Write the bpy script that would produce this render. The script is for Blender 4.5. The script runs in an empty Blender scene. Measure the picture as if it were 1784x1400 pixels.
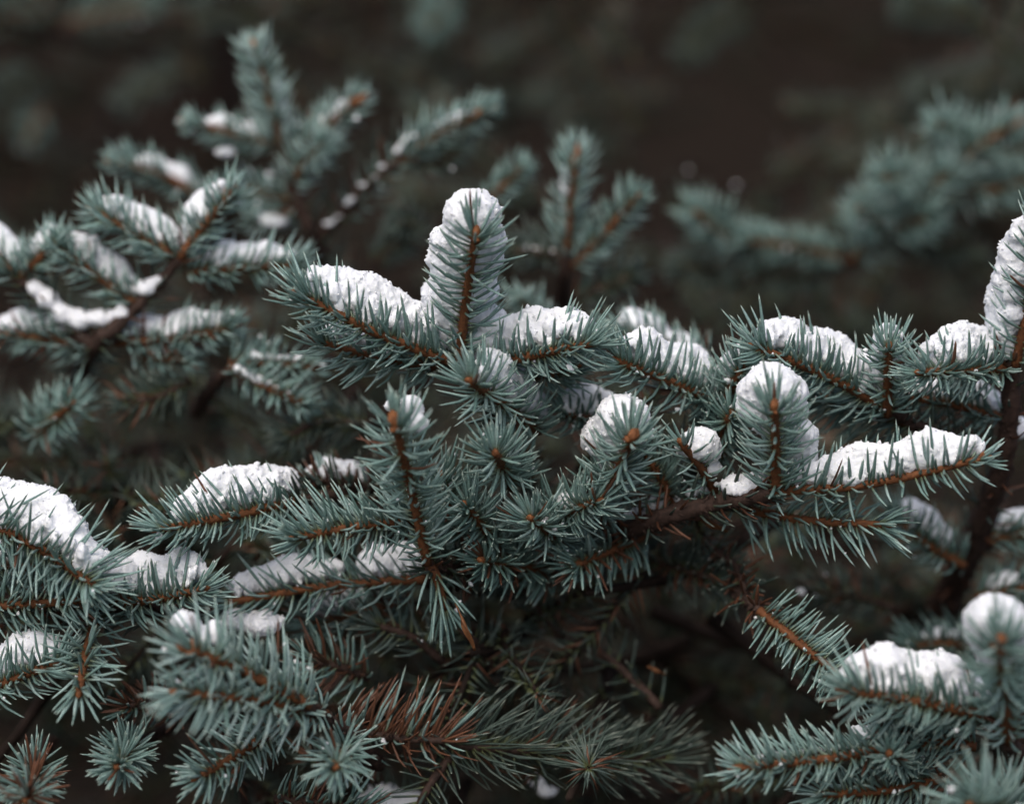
import bpy, math, random
import numpy as np
from mathutils import Vector

random.seed(7)
RNG = np.random.default_rng(11)
SC = bpy.context.scene
COL = SC.collection

# ------------------------------------------------------------------ camera, sky, sun, exposure
CAM = np.array([0.0, -1.2, 1.45])
PITCH = math.radians(-13)
FOC, SENS, DIST = 85.0, 36.0, 1.2
cd = bpy.data.cameras.new('camera'); cam = bpy.data.objects.new('camera', cd); COL.objects.link(cam)
cam.location = CAM; cam.rotation_euler = (math.radians(90) + PITCH, 0, 0)
cd.lens = FOC; cd.sensor_width = SENS; cd.clip_start = 0.05; cd.clip_end = 500
cd.dof.use_dof = True; cd.dof.focus_distance = DIST; cd.dof.aperture_fstop = 2.35; cd.dof.aperture_blades = 9
SC.camera = cam

SUN_EL, SUN_AZ = math.radians(54), math.radians(200)
w = bpy.data.worlds.new('World'); SC.world = w; w.use_nodes = True
nt = w.node_tree; nt.nodes.clear()
sky = nt.nodes.new('ShaderNodeTexSky'); sky.sky_type = 'NISHITA'; sky.sun_disc = False
sky.sun_elevation = SUN_EL; sky.sun_rotation = SUN_AZ
sky.air_density = 0.8; sky.dust_density = 4.0; sky.ozone_density = 0.6
bg = nt.nodes.new('ShaderNodeBackground'); bg.inputs['Strength'].default_value = 0.1
wo = nt.nodes.new('ShaderNodeOutputWorld')
nt.links.new(sky.outputs[0], bg.inputs[0]); nt.links.new(bg.outputs[0], wo.inputs[0])
ld = bpy.data.lights.new('sun', 'SUN'); sun = bpy.data.objects.new('sun', ld); COL.objects.link(sun)
ld.energy = 1.5; ld.angle = math.radians(60); ld.color = (1.0, 0.95, 0.90)
sdir = Vector((math.sin(SUN_AZ) * math.cos(SUN_EL), math.cos(SUN_AZ) * math.cos(SUN_EL), math.sin(SUN_EL)))
sun.rotation_euler = sdir.to_track_quat('Z', 'Y').to_euler(); sun.location = (0, 0, 6)
SC.view_settings.view_transform = 'Standard'; SC.view_settings.look = 'None'
SC.view_settings.exposure = 0.47; SC.view_settings.gamma = 1.0; SC.view_settings.use_curve_mapping = False
SC.cycles.use_denoising = True
SC.cycles.max_bounces = 8; SC.cycles.diffuse_bounces = 4

# ------------------------------------------------------------------ places: photo measure -> metres
FW = np.array([0, math.cos(PITCH), math.sin(PITCH)]); RT = np.array([1.0, 0, 0]); UP = np.cross(RT, FW)
UPP = SENS / FOC / 1784.0                       # image unit per metre of depth
def P(px, py, dz=0.0):
    d = DIST + dz * 0.001
    return CAM + d * (FW + RT * ((px - 892) * UPP) - UP * ((py - 700) * UPP))
def U(n, dz=0.0): return n * UPP * (DIST + dz * 0.001)
Z = np.array([0, 0, 1.0])
def nrm(v): return v / (np.linalg.norm(v, axis=-1, keepdims=True) + 1e-12)

# ------------------------------------------------------------------ noise
def _hash(i, j, k, s):
    n = (i * 374761393 + j * 668265263 + k * 2147483647 + s * 1274126177) & 0xffffffff
    n = ((n ^ (n >> 13)) * 1274126177) & 0xffffffff
    return ((n ^ (n >> 16)) & 0xffff) / 32767.5 - 1.0
def noise(p, s=0):
    f = np.floor(p).astype(np.int64); t = p - f; t = t * t * (3 - 2 * t); r = 0
    for a in (0, 1):
        for b in (0, 1):
            for c in (0, 1):
                wgt = (t[:, 0] if a else 1 - t[:, 0]) * (t[:, 1] if b else 1 - t[:, 1]) * (t[:, 2] if c else 1 - t[:, 2])
                r = r + wgt * _hash(f[:, 0] + a, f[:, 1] + b, f[:, 2] + c, s)
    return r

# ------------------------------------------------------------------ mesh helpers
def mk_mesh(name, V, quads=None, tris=None, attr=None, smooth=False, mats=()):
    me = bpy.data.meshes.new(name)
    V = np.asarray(V, np.float32); parts = []; starts = []; tot = 0
    for F, k in ((quads, 4), (tris, 3)):
        if F is not None and len(F):
            F = np.asarray(F, np.int32); parts.append(F.ravel()); starts.append(np.arange(len(F)) * k + tot); tot += F.size
    L = np.concatenate(parts); S = np.concatenate(starts).astype(np.int32)
    me.vertices.add(len(V)); me.vertices.foreach_set('co', V.ravel())
    me.loops.add(len(L)); me.loops.foreach_set('vertex_index', L)
    me.polygons.add(len(S)); me.polygons.foreach_set('loop_start', S)
    if smooth: me.polygons.foreach_set('use_smooth', np.ones(len(S), bool))
    if attr is not None:
        a = me.attributes.new('nd', 'FLOAT_COLOR', 'POINT'); a.data.foreach_set('color', np.asarray(attr, np.float32).ravel())
    for m in mats: me.materials.append(m)
    me.update(calc_edges=True)
    return me
def link(name, me, parent=None):
    o = bpy.data.objects.new(name, me); COL.objects.link(o)
    if parent is not None: o.parent = parent
    return o
def tag(o, label=None, cat=None, group=None, kind=None):
    if label: o['label'] = label
    if cat: o['category'] = cat
    if group: o['group'] = group
    if kind: o['kind'] = kind
    return o

class Bag:                                        # gathers pieces of one mesh
    def __init__(s): s.V = []; s.Q = []; s.T = []; s.A = []; s.n = 0
    def add(s, V, Q=None, T=None, A=None):
        V = np.asarray(V, float).reshape(-1, 3)
        if Q is not None and len(Q): s.Q.append(np.asarray(Q, np.int64).reshape(-1, 4) + s.n)
        if T is not None and len(T): s.T.append(np.asarray(T, np.int64).reshape(-1, 3) + s.n)
        s.A.append(A if A is not None else np.zeros((len(V), 4))); s.V.append(V); s.n += len(V)
    def mesh(s, name, mat, origin=None, smooth=False, attr=True):
        V = np.concatenate(s.V)
        if origin is not None: V = V - origin
        return mk_mesh(name, V, np.concatenate(s.Q) if s.Q else None, np.concatenate(s.T) if s.T else None,
                       np.concatenate(s.A) if attr else None, smooth, (mat,))

def spline(pts, n):
    """Catmull-Rom through pts, n samples evenly by length."""
    p = np.asarray(pts, float)
    if len(p) == 2: c = p[0] + (p[1] - p[0]) * np.linspace(0, 1, 60)[:, None]
    else:
        q = np.vstack([2 * p[0] - p[1], p, 2 * p[-1] - p[-2]]); c = []
        for i in range(len(p) - 1):
            a, b, d, e = q[i:i + 4]; t = np.linspace(0, 1, 40, endpoint=False)[:, None]
            c.append(0.5 * (2 * b + (d - a) * t + (2 * a - 5 * b + 4 * d - e) * t ** 2 + (3 * b - a - 3 * d + e) * t ** 3))
        c = np.vstack(c + [p[-1:]])
    s = np.r_[0, np.cumsum(np.linalg.norm(np.diff(c, axis=0), axis=1))]
    u = np.linspace(0, s[-1], n)
    return np.stack([np.interp(u, s, c[:, k]) for k in range(3)], 1), s[-1]
def frames(c):
    T = nrm(np.gradient(c, axis=0)); A = Z - (T @ Z)[:, None] * T
    bad = np.linalg.norm(A, axis=1) < 0.15
    A[bad] = (FW - (T @ FW)[:, None] * T)[bad]
    A = nrm(A); return T, A, np.cross(T, A)
def at(arr, s):
    x = np.clip(s, 0, 1) * (len(arr) - 1); i = np.minimum(x.astype(int), len(arr) - 2); f = (x - i)[:, None]
    return arr[i] * (1 - f) + arr[i + 1] * f

def tube(bag, c, r, k=8, bump=0.12, seed=0, A=None):
    T, N, B = frames(c); n = len(c); r = np.broadcast_to(r, (n,))
    th = np.arange(k) * 2 * math.pi / k
    V = c[:, None] + (np.cos(th)[None, :, None] * N[:, None] + np.sin(th)[None, :, None] * B[:, None]) * r[:, None, None]
    V = V.reshape(-1, 3)
    if bump:
        d = noise(V / (np.mean(r) * 1.1), seed) * bump + noise(V / (np.mean(r) * 0.4), seed + 1) * bump * 0.7
        V = V + (V - np.repeat(c, k, 0)) * d[:, None]
    i = np.arange(n - 1)[:, None] * k; j = np.arange(k)[None]
    Q = np.stack([i + j, i + (j + 1) % k, i + k + (j + 1) % k, i + k + j], -1).reshape(-1, 4)
    V = np.vstack([V, c[:1], c[-1:]]); m = n * k
    T1 = [[m, (q + 1) % k, q] for q in range(k)] + [[m + 1, m - k + q, m - k + (q + 1) % k] for q in range(k)]
    bag.add(V, Q, T1, None if A is None else np.tile(A, (len(V), 1)))

def needles(bag, base, d, bend, L, rad, rnd, dead, lod=0):
    """rhombic, slightly curved, pointed needles; one row per needle in every array."""
    n = len(base)
    t = np.array([[0, .1, .5, .9], [0, .6], [0]][lod]); wd = np.array([[.5, .85, 1, .58], [.8, 1], [1]][lod])
    k = [4, 3, 3][lod]
    side = nrm(np.cross(d, RNG.normal(size=(n, 3)) * 0.25 + Z)); up = np.cross(side, d)
    rings = []
    for ti, wi in zip(t, wd):
        c = base + L[:, None] * (d * ti + bend * ti * ti)
        for q in range(k):
            a = 2 * math.pi * q / k
            rings.append(c + (side * math.cos(a) + up * math.sin(a) * 0.8) * (rad * wi)[:, None])
    tip = base + L[:, None] * (d + bend)
    V = np.stack(rings + [tip], 1); m = V.shape[1]; R = len(t)
    A = np.zeros((n, m, 4)); A[:, :, 0] = np.r_[np.repeat(t, k), 1.0]; A[:, :, 1] = rnd[:, None]; A[:, :, 2] = dead[:, None]; A[:, :, 3] = 1
    q1 = [[i * k + j, i * k + (j + 1) % k, (i + 1) * k + (j + 1) % k, (i + 1) * k + j] for i in range(R - 1) for j in range(k)]
    t1 = [[(R - 1) * k + j, (R - 1) * k + (j + 1) % k, m - 1] for j in range(k)]
    off = (np.arange(n) * m)[:, None, None]
    bag.add(V.reshape(-1, 3), (np.array(q1)[None] + off).reshape(-1, 4) if q1 else None, (np.array(t1)[None] + off).reshape(-1, 3), A.reshape(-1, 4))

# ------------------------------------------------------------------ materials
def new_mat(name):
    m = bpy.data.materials.new(name); m.use_nodes = True; t = m.node_tree
    return m, t, t.nodes['Principled BSDF'], t.links
def ramp(t, stops):
    r = t.nodes.new('ShaderNodeValToRGB'); e = r.color_ramp.elements
    while len(e) < len(stops): e.new(0.5)
    for x, (p, c) in zip(e, stops): x.position = p; x.color = (*c, 1)
    return r
def needle_mat(name, cols, rough=0.42, base=(0.11, 0.125, 0.05), tip=(0.36, 0.39, 0.32), spec=0.45):
    m, t, b, l = new_mat(name)
    at_ = t.nodes.new('ShaderNodeAttribute'); at_.attribute_name = 'nd'
    sp = t.nodes.new('ShaderNodeSeparateColor'); l.new(at_.outputs['Color'], sp.inputs[0])
    r = ramp(t, [(i / (len(cols) - 1), c) for i, c in enumerate(cols)]); l.new(sp.outputs[1], r.inputs[0])
    def mix(fac_ramp, src, col_a, col_b):
        x = t.nodes.new('ShaderNodeMix'); x.data_type = 'RGBA'; rr = ramp(t, fac_ramp); l.new(src, rr.inputs[0]); l.new(rr.outputs[0], x.inputs[0])
        for s, c in ((x.inputs[6], col_a), (x.inputs[7], col_b)):
            if isinstance(c, tuple): s.default_value = (*c, 1)
            else: l.new(c, s)
        return x.outputs[2]
    k = (0, 0, 0); w_ = (1, 1, 1)
    c = mix([(0.0, k), (0.30, w_)], sp.outputs[0], base, r.outputs[0])
    c = mix([(0.80, k), (1.0, (0.55,) * 3)], sp.outputs[0], c, tip)
    dr = ramp(t, [(0, (0.075, 0.032, 0.018)), (1, (0.17, 0.075, 0.042))]); l.new(sp.outputs[1], dr.inputs[0])
    c = mix([(0.45, k), (0.55, w_)], sp.outputs[2], c, dr.outputs[0])
    nz = t.nodes.new('ShaderNodeTexNoise'); nz.inputs['Scale'].default_value = 900; nz.inputs['Detail'].default_value = 3
    g = t.nodes.new('ShaderNodeNewGeometry'); l.new(g.outputs['Position'], nz.inputs['Vector'])
    rr = ramp(t, [(0.3, (0.72,) * 3), (0.7, (1.2,) * 3)]); l.new(nz.outputs[0], rr.inputs[0])
    x = t.nodes.new('ShaderNodeMix'); x.data_type = 'RGBA'; x.blend_type = 'MULTIPLY'; x.inputs[0].default_value = 1
    l.new(c, x.inputs[6]); l.new(rr.outputs[0], x.inputs[7]); l.new(x.outputs[2], b.inputs['Base Color'])
    b.inputs['Roughness'].default_value = rough; b.inputs['Specular IOR Level'].default_value = spec
    return m
def bark_mat(name, a, b_, scale=500, rough=0.75, spec=0.25):
    m, t, b, l = new_mat(name)
    g = t.nodes.new('ShaderNodeNewGeometry')
    nz = t.nodes.new('ShaderNodeTexNoise'); nz.inputs['Scale'].default_value = scale; nz.inputs['Detail'].default_value = 6; nz.inputs['Roughness'].default_value = 0.65
    l.new(g.outputs['Position'], nz.inputs['Vector'])
    r = ramp(t, [(0.32, a), (0.72, b_)]); l.new(nz.outputs[0], r.inputs[0]); l.new(r.outputs[0], b.inputs['Base Color'])
    bp = t.nodes.new('ShaderNodeBump'); bp.inputs['Strength'].default_value = 0.6; bp.inputs['Distance'].default_value = 0.0008
    l.new(nz.outputs[0], bp.inputs['Height']); l.new(bp.outputs[0], b.inputs['Normal'])
    b.inputs['Roughness'].default_value = rough; b.inputs['Specular IOR Level'].default_value = spec
    return m
def snow_mat():
    m, t, b, l = new_mat('snow')
    g = t.nodes.new('ShaderNodeNewGeometry')
    nz = t.nodes.new('ShaderNodeTexNoise'); nz.inputs['Scale'].default_value = 750; nz.inputs['Detail'].default_value = 4; nz.inputs['Roughness'].default_value = 0.7
    l.new(g.outputs['Position'], nz.inputs['Vector'])
    r = ramp(t, [(0.3, (0.76, 0.79, 0.84)), (0.65, (0.87, 0.885, 0.91))]); l.new(nz.outputs[0], r.inputs[0]); l.new(r.outputs[0], b.inputs['Base Color'])
    bp = t.nodes.new('ShaderNodeBump'); bp.inputs['Strength'].default_value = 0.5; bp.inputs['Distance'].default_value = 0.001
    l.new(nz.outputs[0], bp.inputs['Height']); l.new(bp.outputs[0], b.inputs['Normal'])
    b.inputs['Roughness'].default_value = 0.7; b.inputs['Specular IOR Level'].default_value = 0.2
    b.inputs['Subsurface Weight'].default_value = 0.35; b.inputs['Subsurface Radius'].default_value = (1, 1, 1.15); b.inputs['Subsurface Scale'].default_value = 0.0025
    return m
M_NEED = needle_mat('blue_spruce_needles', [(0.086, 0.155, 0.135), (0.205, 0.323, 0.294), (0.375, 0.50, 0.477)])
M_DARK = needle_mat('old_and_shaded_needles', [(0.032, 0.048, 0.038), (0.058, 0.085, 0.07), (0.10, 0.135, 0.12)], spec=0.3)  # darker needle copy with shade put into the colour; serves old needles too
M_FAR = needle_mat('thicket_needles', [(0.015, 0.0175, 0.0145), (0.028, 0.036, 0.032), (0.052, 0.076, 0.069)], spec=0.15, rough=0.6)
M_TWIG = bark_mat('young_twig', (0.065, 0.025, 0.011), (0.215, 0.082, 0.031))
M_BARK = bark_mat('old_bark', (0.020, 0.012, 0.009), (0.078, 0.046, 0.035), 350)
M_BUD = bark_mat('bud_scales', (0.10, 0.036, 0.013), (0.31, 0.12, 0.042), 420, 0.55)
M_SNOW = snow_mat()

# ------------------------------------------------------------------ buds (three shared meshes)
def bud_mesh(seed):
    r = np.random.default_rng(seed); V = []; k = 10; prof = []
    rows = 7
    for i in range(rows):
        a, b = i / rows, (i + 0.92) / rows
        f = lambda x: math.sin(math.pi * min(1, 0.16 + 0.84 * x) ** 0.85) ** 0.8 if x < 1 else 0
        prof += [(a, f(a) * 0.93, 0), (b, f(b) * 1.08 + 0.01, 1)]
    for i, (x, rr, lip) in enumerate(prof):
        for q in range(k):
            th = 2 * math.pi * (q + 0.5 * ((i // 2) % 2)) / k
            z = x + (0.07 if (q % 2 and lip) else 0.0) + r.normal() * 0.008
            R = rr * 0.33 * (1 + r.normal() * 0.05)
            V.append((R * math.cos(th), R * math.sin(th), z))
    V.append((0, 0, 1.05)); n = len(prof)
    Q = [[i * k + j, i * k + (j + 1) % k, (i + 1) * k + (j + 1) % k, (i + 1) * k + j] for i in range(n - 1) for j in range(k)]
    T = [[(n - 1) * k + j, (n - 1) * k + (j + 1) % k, n * k] for j in range(k)]
    return mk_mesh('bud', np.array(V), Q, T, mats=(M_BUD,))
BUDS = [bud_mesh(s) for s in (1, 2, 3)]

# ------------------------------------------------------------------ spruce shoots
SKIN = []
CRUMBS = []                                       # where loose snow crumbs sit on needles
GA = 2.399963
def shoot_geo(nb, sb, pts, nl, dens=2.1, s0=0.03, dead=0.012, rad=0.00098, th=68, lod=0, tone=0.5, r0=0.0026, r1=0.0019, curl=0.15, lift=0.14,
              crumb=0.0, press=0.0, under=1.0, pegs=True, tube_k=8):
    c, ln = spline(pts, max(8, int(np.linalg.norm(np.diff(np.asarray(pts), axis=0), axis=1).sum() / 0.0035)))
    T, A, B = frames(c)
    if sb is not None: tube(sb, c, np.linspace(r0, r1, len(c)), tube_k, 0.14, RNG.integers(1000))
    n = max(8, int(dens * ln * 1000)); nt_ = int(20 * min(1, dens / 1.8)) + 2
    s = np.r_[np.linspace(s0, 0.985, n) + RNG.normal(size=n) * 0.006, np.full(nt_, 0.992)]
    n += nt_
    ph = np.arange(n) * GA + RNG.normal(size=n) * 0.16
    if press:                                      # the load of snow spreads the upper needles to the sides
        ph = (ph + math.pi) % (2 * math.pi) - math.pi; ph = np.sign(ph) * (press + np.abs(ph) * (math.pi - press) / math.pi)
    keep = ~((np.cos(ph) < -0.35) & (RNG.random(n) > under)); s, ph = s[keep], ph[keep]; s, ph = (lambda k: (s[k], ph[k]))(noise(np.stack([s * ln / 0.009, np.cos(ph) * 1.6, np.sin(ph) * 1.6], 1), int(RNG.integers(999))) < 0.42); n = len(s)
    nt_ = int((s > 0.9915).sum())
    t, a, b, p = at(T, s), at(A, s), at(B, s), at(c, s)
    ang = np.radians(th + RNG.normal(size=n) * 7); mm = np.clip((s - 0.80) / 0.2, 0, 1)
    ang = ang * (1 - 0.45 * mm ** 1.5); ang[n - nt_:] = np.radians(RNG.uniform(12, 58, nt_))
    rd = np.cos(ph)[:, None] * a + np.sin(ph)[:, None] * b
    d = nrm(t * np.cos(ang)[:, None] + rd * np.sin(ang)[:, None] + RNG.normal(size=(n, 3)) * np.where(RNG.random((n, 1)) < .07, .28, .065))
    L = nl * (1 - 0.12 * mm) * RNG.uniform(0.70, 1.12, n) * (0.72 + 0.28 * np.clip(s / 0.12, 0, 1)); L[n - nt_:] *= 0.82
    bend = t * curl * RNG.uniform(0.4, 1.5, n)[:, None] + Z * lift * RNG.uniform(0.3, 1.4, n)[:, None] - d * 0.06 + RNG.normal(size=(n, 3)) * 0.03
    rr = np.interp(s, np.linspace(0, 1, len(c)), np.linspace(r0, r1, len(c)))
    base = p + rd * (rr * 0.85)[:, None]
    dd = (RNG.random(n) < dead).astype(float) if dead < 1 else np.ones(n)
    rnd = np.clip(tone + RNG.normal(size=n) * 0.2, 0, 1)
    needles(nb, base, d, bend, L, rad * RNG.uniform(0.85, 1.12, n), rnd, dd, lod)
    if pegs and sb is not None:
        needles(sb, p + rd * (rr * 0.6)[:, None], nrm(d + t * 0.4), bend * 0, np.full(n, 0.0018) + rr * 0.35, np.full(n, 0.0008), rnd, dd, 2)
    if crumb:
        k = RNG.random(n) < crumb; tt = RNG.uniform(0.1, 0.8, k.sum())[:, None]
        CRUMBS.append(base[k] + L[k][:, None] * (d[k] * tt + bend[k] * tt * tt) + Z * 0.0008)
    return c, T, A, B, ln

def px(pts): return [P(*q) for q in pts]
def add_buds(c, T, A, B, parent, n, size, wid=1.0):
    for i in range(n):
        if i == 0: d = T[-1]; o = c[-1] - T[-1] * size * 0.1
        else:
            f = (i - 1) * 2.2 + RNG.uniform(0, 1.2) + 0.8
            d = nrm(T[-1] * 0.6 + (A[-1] * math.cos(f) + B[-1] * math.sin(f)) * 0.8); o = c[-1] - T[-1] * size * RNG.uniform(0.15, 0.6)
        ob = link('bud', BUDS[i % 3], parent); ob.location = o
        ob.rotation_euler = Vector(d).to_track_quat('Z', 'Y').to_euler(); z = size * (1.0 if i == 0 else RNG.uniform(0.5, 0.95)); ob.scale = (z * wid, z * wid, z)

SHOOTS = {}
def stubs(bag, c, r):                             # rough leaf pegs on old wood
    T, A, B = frames(c); ln = np.linalg.norm(np.diff(c, axis=0), axis=1).sum(); n = int(ln * 1700); s = np.sort(RNG.random(n)); ph = RNG.random(n) * 6.283
    t, a, b, p_ = at(T, s), at(A, s), at(B, s), at(c, s); rr = np.interp(s, np.linspace(0, 1, len(c)), r)
    rd = np.cos(ph)[:, None] * a + np.sin(ph)[:, None] * b
    needles(bag, p_ + rd * (rr * 0.75)[:, None], nrm(rd + t * 0.7), np.zeros((n, 3)), rr * 0.3 + RNG.uniform(0.001, 0.0034, n), np.full(n, 0.0012), np.ones(n), np.zeros(n), 2)

def branch(label, stems, shoots, name='spruce_branch', group=None, far=0, lod=0):
    root = bpy.data.objects.new(name, None); COL.objects.link(root); root.empty_display_size = 0.02
    tag(root, label, 'branch', group)
    root.location = P(*stems[0]['p'][-1]) if stems else P(*shoots[0]['p'][0])
    o = np.array(root.location)
    for st in stems:
        bag = Bag(); c, ln = spline(px(st['p']), max(8, int(20 * len(st['p']))))
        tube(bag, c, np.linspace(st.get('r0', 5), st.get('r1', 3), len(c)) * 0.001, 12, 0.26, RNG.integers(999)); stubs(bag, c, np.linspace(st.get('r0', 5), st.get('r1', 3), len(c)) * 0.001)
        sm = link('stem', bag.mesh('stem', M_BARK, o, True), root)
        if st.get('n'):                            # old needles left on the wood
            nb = Bag(); shoot_geo(nb, None, px(st['p']), U(st.get('nl', 70), st['p'][-1][2]), dens=st['n'], tone=st.get('tone', 0.3), dead=st.get('dead', 0.15), lod=lod, r0=.003, r1=.003)
            tag(link('needles', nb.mesh('needles', M_DARK, o), sm), kind='stuff')
    for sh in shoots:
        q = dict(sh); mat = q.pop('mat', M_NEED); wood = M_TWIG if mat is M_NEED and q.get('dead', 0) < .3 else M_BARK; wid = q.pop('wid', 0.82)
        pts = px(q.pop('p')); dz = sh['p'][-1][2]; key = q.pop('id', None); nl = U(q.pop('nl', 85), dz) * 0.91; q.setdefault('crumb', 0.015 if mat is M_DARK else 0.06)
        facing = key in ('halo', 'domed', 'corner', 'up', 'tall', 'front', 'near', 'ros', 'hang', 'edge', 'stub')
        if key: q.setdefault('press', 0.0 if facing else 0.28); q.setdefault('lift', 0.16 if facing else 0.24); q.setdefault('dens', 2.1 if facing else 3.0); q.setdefault('under', 0.6); q.setdefault('rad', 0.00100 if facing else 0.00094)
        nbud = q.pop('buds', 3); bs = q.pop('bs', 0.0062) * 0.92
        nb, sb = Bag(), Bag(); q.setdefault('lod', lod)
        c, T, A, B, ln = shoot_geo(nb, sb, pts, nl, **q)
        so = link('shoot', sb.mesh('shoot', wood, o, True), root)
        tag(link('needles', nb.mesh('needles', mat, o), so), kind='stuff')
        h = bpy.data.objects.new('bud', None)
        if nbud: add_buds(c - o, T, A, B, so, nbud, bs, wid)
        bpy.data.objects.remove(h)
        if key: SHOOTS[key] = (c, T, A, B, ln)
    return root
def S(*p, **k): return dict(p=list(p), **k)

# ------------------------------------------------------------------ snow
def _ico(k=2):
    import bmesh
    bm = bmesh.new(); bmesh.ops.create_icosphere(bm, subdivisions=k, radius=1); bm.verts.ensure_lookup_table()
    V = np.array([v.co[:] for v in bm.verts]); F = np.array([[v.index for v in f.verts] for f in bm.faces]); bm.free(); return V, F
IV, IF = _ico()
def snow_mesh(blobs, voxel, name='snow_clump', rough=1.0, multi=False):
    """union of lumps -> one granular body; blobs: (centre, (rx, ry, rz))"""
    b = Bag()
    for c, r in blobs: b.add(c + IV * np.asarray(r), None, IF)
    o = np.mean([c for c, _ in blobs], 0)
    me = mk_mesh('tmp', np.concatenate(b.V) - o, None, np.concatenate(b.T)); ob = link('tmp', me)
    m = ob.modifiers.new('r', 'REMESH'); m.mode = 'VOXEL'; m.voxel_size = voxel
    m = ob.modifiers.new('s', 'SMOOTH'); m.factor = 0.5; m.iterations = 12
    ev = ob.evaluated_get(bpy.context.evaluated_depsgraph_get()); m2 = bpy.data.meshes.new_from_object(ev)
    bpy.data.objects.remove(ob); bpy.data.meshes.remove(me); m2.name = name
    n = len(m2.vertices); V = np.empty(n * 3, np.float32); m2.vertices.foreach_get('co', V); V = V.reshape(-1, 3).astype(float)
    N = np.empty(n * 3, np.float32); m2.vertices.foreach_get('normal', N); N = N.reshape(-1, 3)
    s = int(RNG.integers(999)); W = V + o
    d = noise(W / 0.016, s) * 0.0010 + noise(W / 0.006, s + 1) * 0.0006 + noise(W / 0.0027, s + 3) * 0.00045 * rough + np.maximum(0, noise(W / 0.0015, s + 2)) * 0.0010 * rough
    V = V + N * d[:, None] + RNG.normal(size=V.shape) * 0.00013 * rough
    if rough >= 0.7 and voxel < 0.0013:            # loose grains on the skin of the heap
        k = RNG.random(n) < 0.03 * (voxel / 0.001) ** 2; k &= N[:, 2] > -0.5; SKIN.append((V + N * 0.0002 + o)[k])
    m2.vertices.foreach_set('co', V.astype(np.float32).ravel()); m2.materials.clear(); m2.materials.append(M_SNOW)
    m2.polygons.foreach_set('use_smooth', np.ones(len(m2.polygons), bool)); m2.update()
    # one object per separate body
    ed = np.empty(len(m2.edges) * 2, np.int32); m2.edges.foreach_get('vertices', ed); ed = ed.reshape(-1, 2); lab = np.arange(n)
    while True:
        nl_ = lab.copy(); np.minimum.at(nl_, ed[:, 0], lab[ed[:, 1]]); np.minimum.at(nl_, ed[:, 1], lab[ed[:, 0]]); nl_ = nl_[nl_]
        if (nl_ == lab).all(): break
        lab = nl_
    ids, cnt = np.unique(lab, return_counts=True); out = []
    Q = np.array([p.vertices[:] for p in m2.polygons]) if len(ids) > 1 else None
    for i, k in zip(ids, cnt):
        if len(ids) == 1: ob = link(name, m2); ob.location = o; return [ob]
        if not multi and k < cnt.max(): continue
        if k < 12: continue
        vi = np.where(lab == i)[0]; mp = np.full(n, -1); mp[vi] = np.arange(k); q = Q[lab[Q[:, 0]] == i]; vv = V[vi]; oo = vv.mean(0)
        ob = link(name, mk_mesh(name, vv - oo, mp[q], None, None, True, (M_SNOW,))); ob.location = o + oo; out.append(ob)
    return out
def snow_blobs(key, s0, s1, h, wd=None, dz=0, back=0.82, lo=0.03, zmix=0.5, dx=0):
    """lumps heaped on the upper side of a shoot from s0 to s1; h height over the twig, wd width (photo units)"""
    c, T, A, B, ln = SHOOTS[key]; H = U(h, dz) * 0.94; Wd = U(wd or h * 0.9, dz); out = []
    n = max(2, int((s1 - s0) * ln / (H * 0.16)))
    for i in range(n):
        u = (i + 0.5) / n; s = np.array([s0 + (s1 - s0) * u]); p, t, a = at(c, s)[0], at(T, s)[0], at(A, s)[0]
        up = nrm(a * (1 - zmix) + Z * zmix); e = min(1, (0.35 + 2.6 * min(u, 1 - u)) ** 0.6)
        bk = FW * np.array([1, 1, 0])
        hh = H * e * (1 + 0.1 * math.sin(i * 0.55 + len(key) * 2.1) + RNG.uniform(-.04, .04))
        ctr = p + up * (lo * H + hh * 0.48) + bk * back * Wd + RT * U(dx)
        out.append((ctr, (Wd * 0.46 * e * RNG.uniform(.85, 1.1), Wd * 0.5 * e * RNG.uniform(.85, 1.1), hh * 0.5)))
        for _ in range(2):                         # toes of snow caught between the needles
            if RNG.random() < 0.55:
                r = H * RNG.uniform(0.07, 0.14); out.append((p + up * H * RNG.uniform(0.12, 0.6) + bk * Wd * RNG.uniform(0.05, 0.4) + t * RNG.normal() * r, (r * 0.8, r * 1.5, r * RNG.uniform(1.0, 2.2))))
        for _ in range(2):
            j = RNG.normal(size=3).clip(-1.5, 1.5) * np.array([0.14, 0.16, 0.1]) * Wd
            r = H * RNG.uniform(0.24, 0.34) * e
            out.append((ctr + up * hh * RNG.uniform(-.25, 0.06) + j * 0.8, (r * 1.15, r * 1.15, r)))
    return out
def snow(label, *specs, voxel=0.0009, free=(), rough=1.0, multi=None):
    bl = []
    for sp in specs: bl += snow_blobs(*sp[:4], **(sp[4] if len(sp) > 4 else {}))
    for (x, y, dz, rx, ry, *rd) in free:
        rz = rd[0] if rd else rx
        bl.append((P(x, y, dz), (U(rx, dz), U(rz, dz), U(ry, dz))))
    obs = sorted(snow_mesh(bl, voxel, rough=rough, multi=bool(multi)), key=lambda o: o.location.x); n = len(obs)
    for i, ob in enumerate(obs):
        where = ''
        if 1 < n <= 5: where = ', ' + (['leftmost', 'second from left', 'third from left', 'fourth from left'][i] if i < n - 1 else 'rightmost')
        tag(ob, label + where, 'snow', multi or 'clumps of snow lying on the spruce branches', 'thing')

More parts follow.
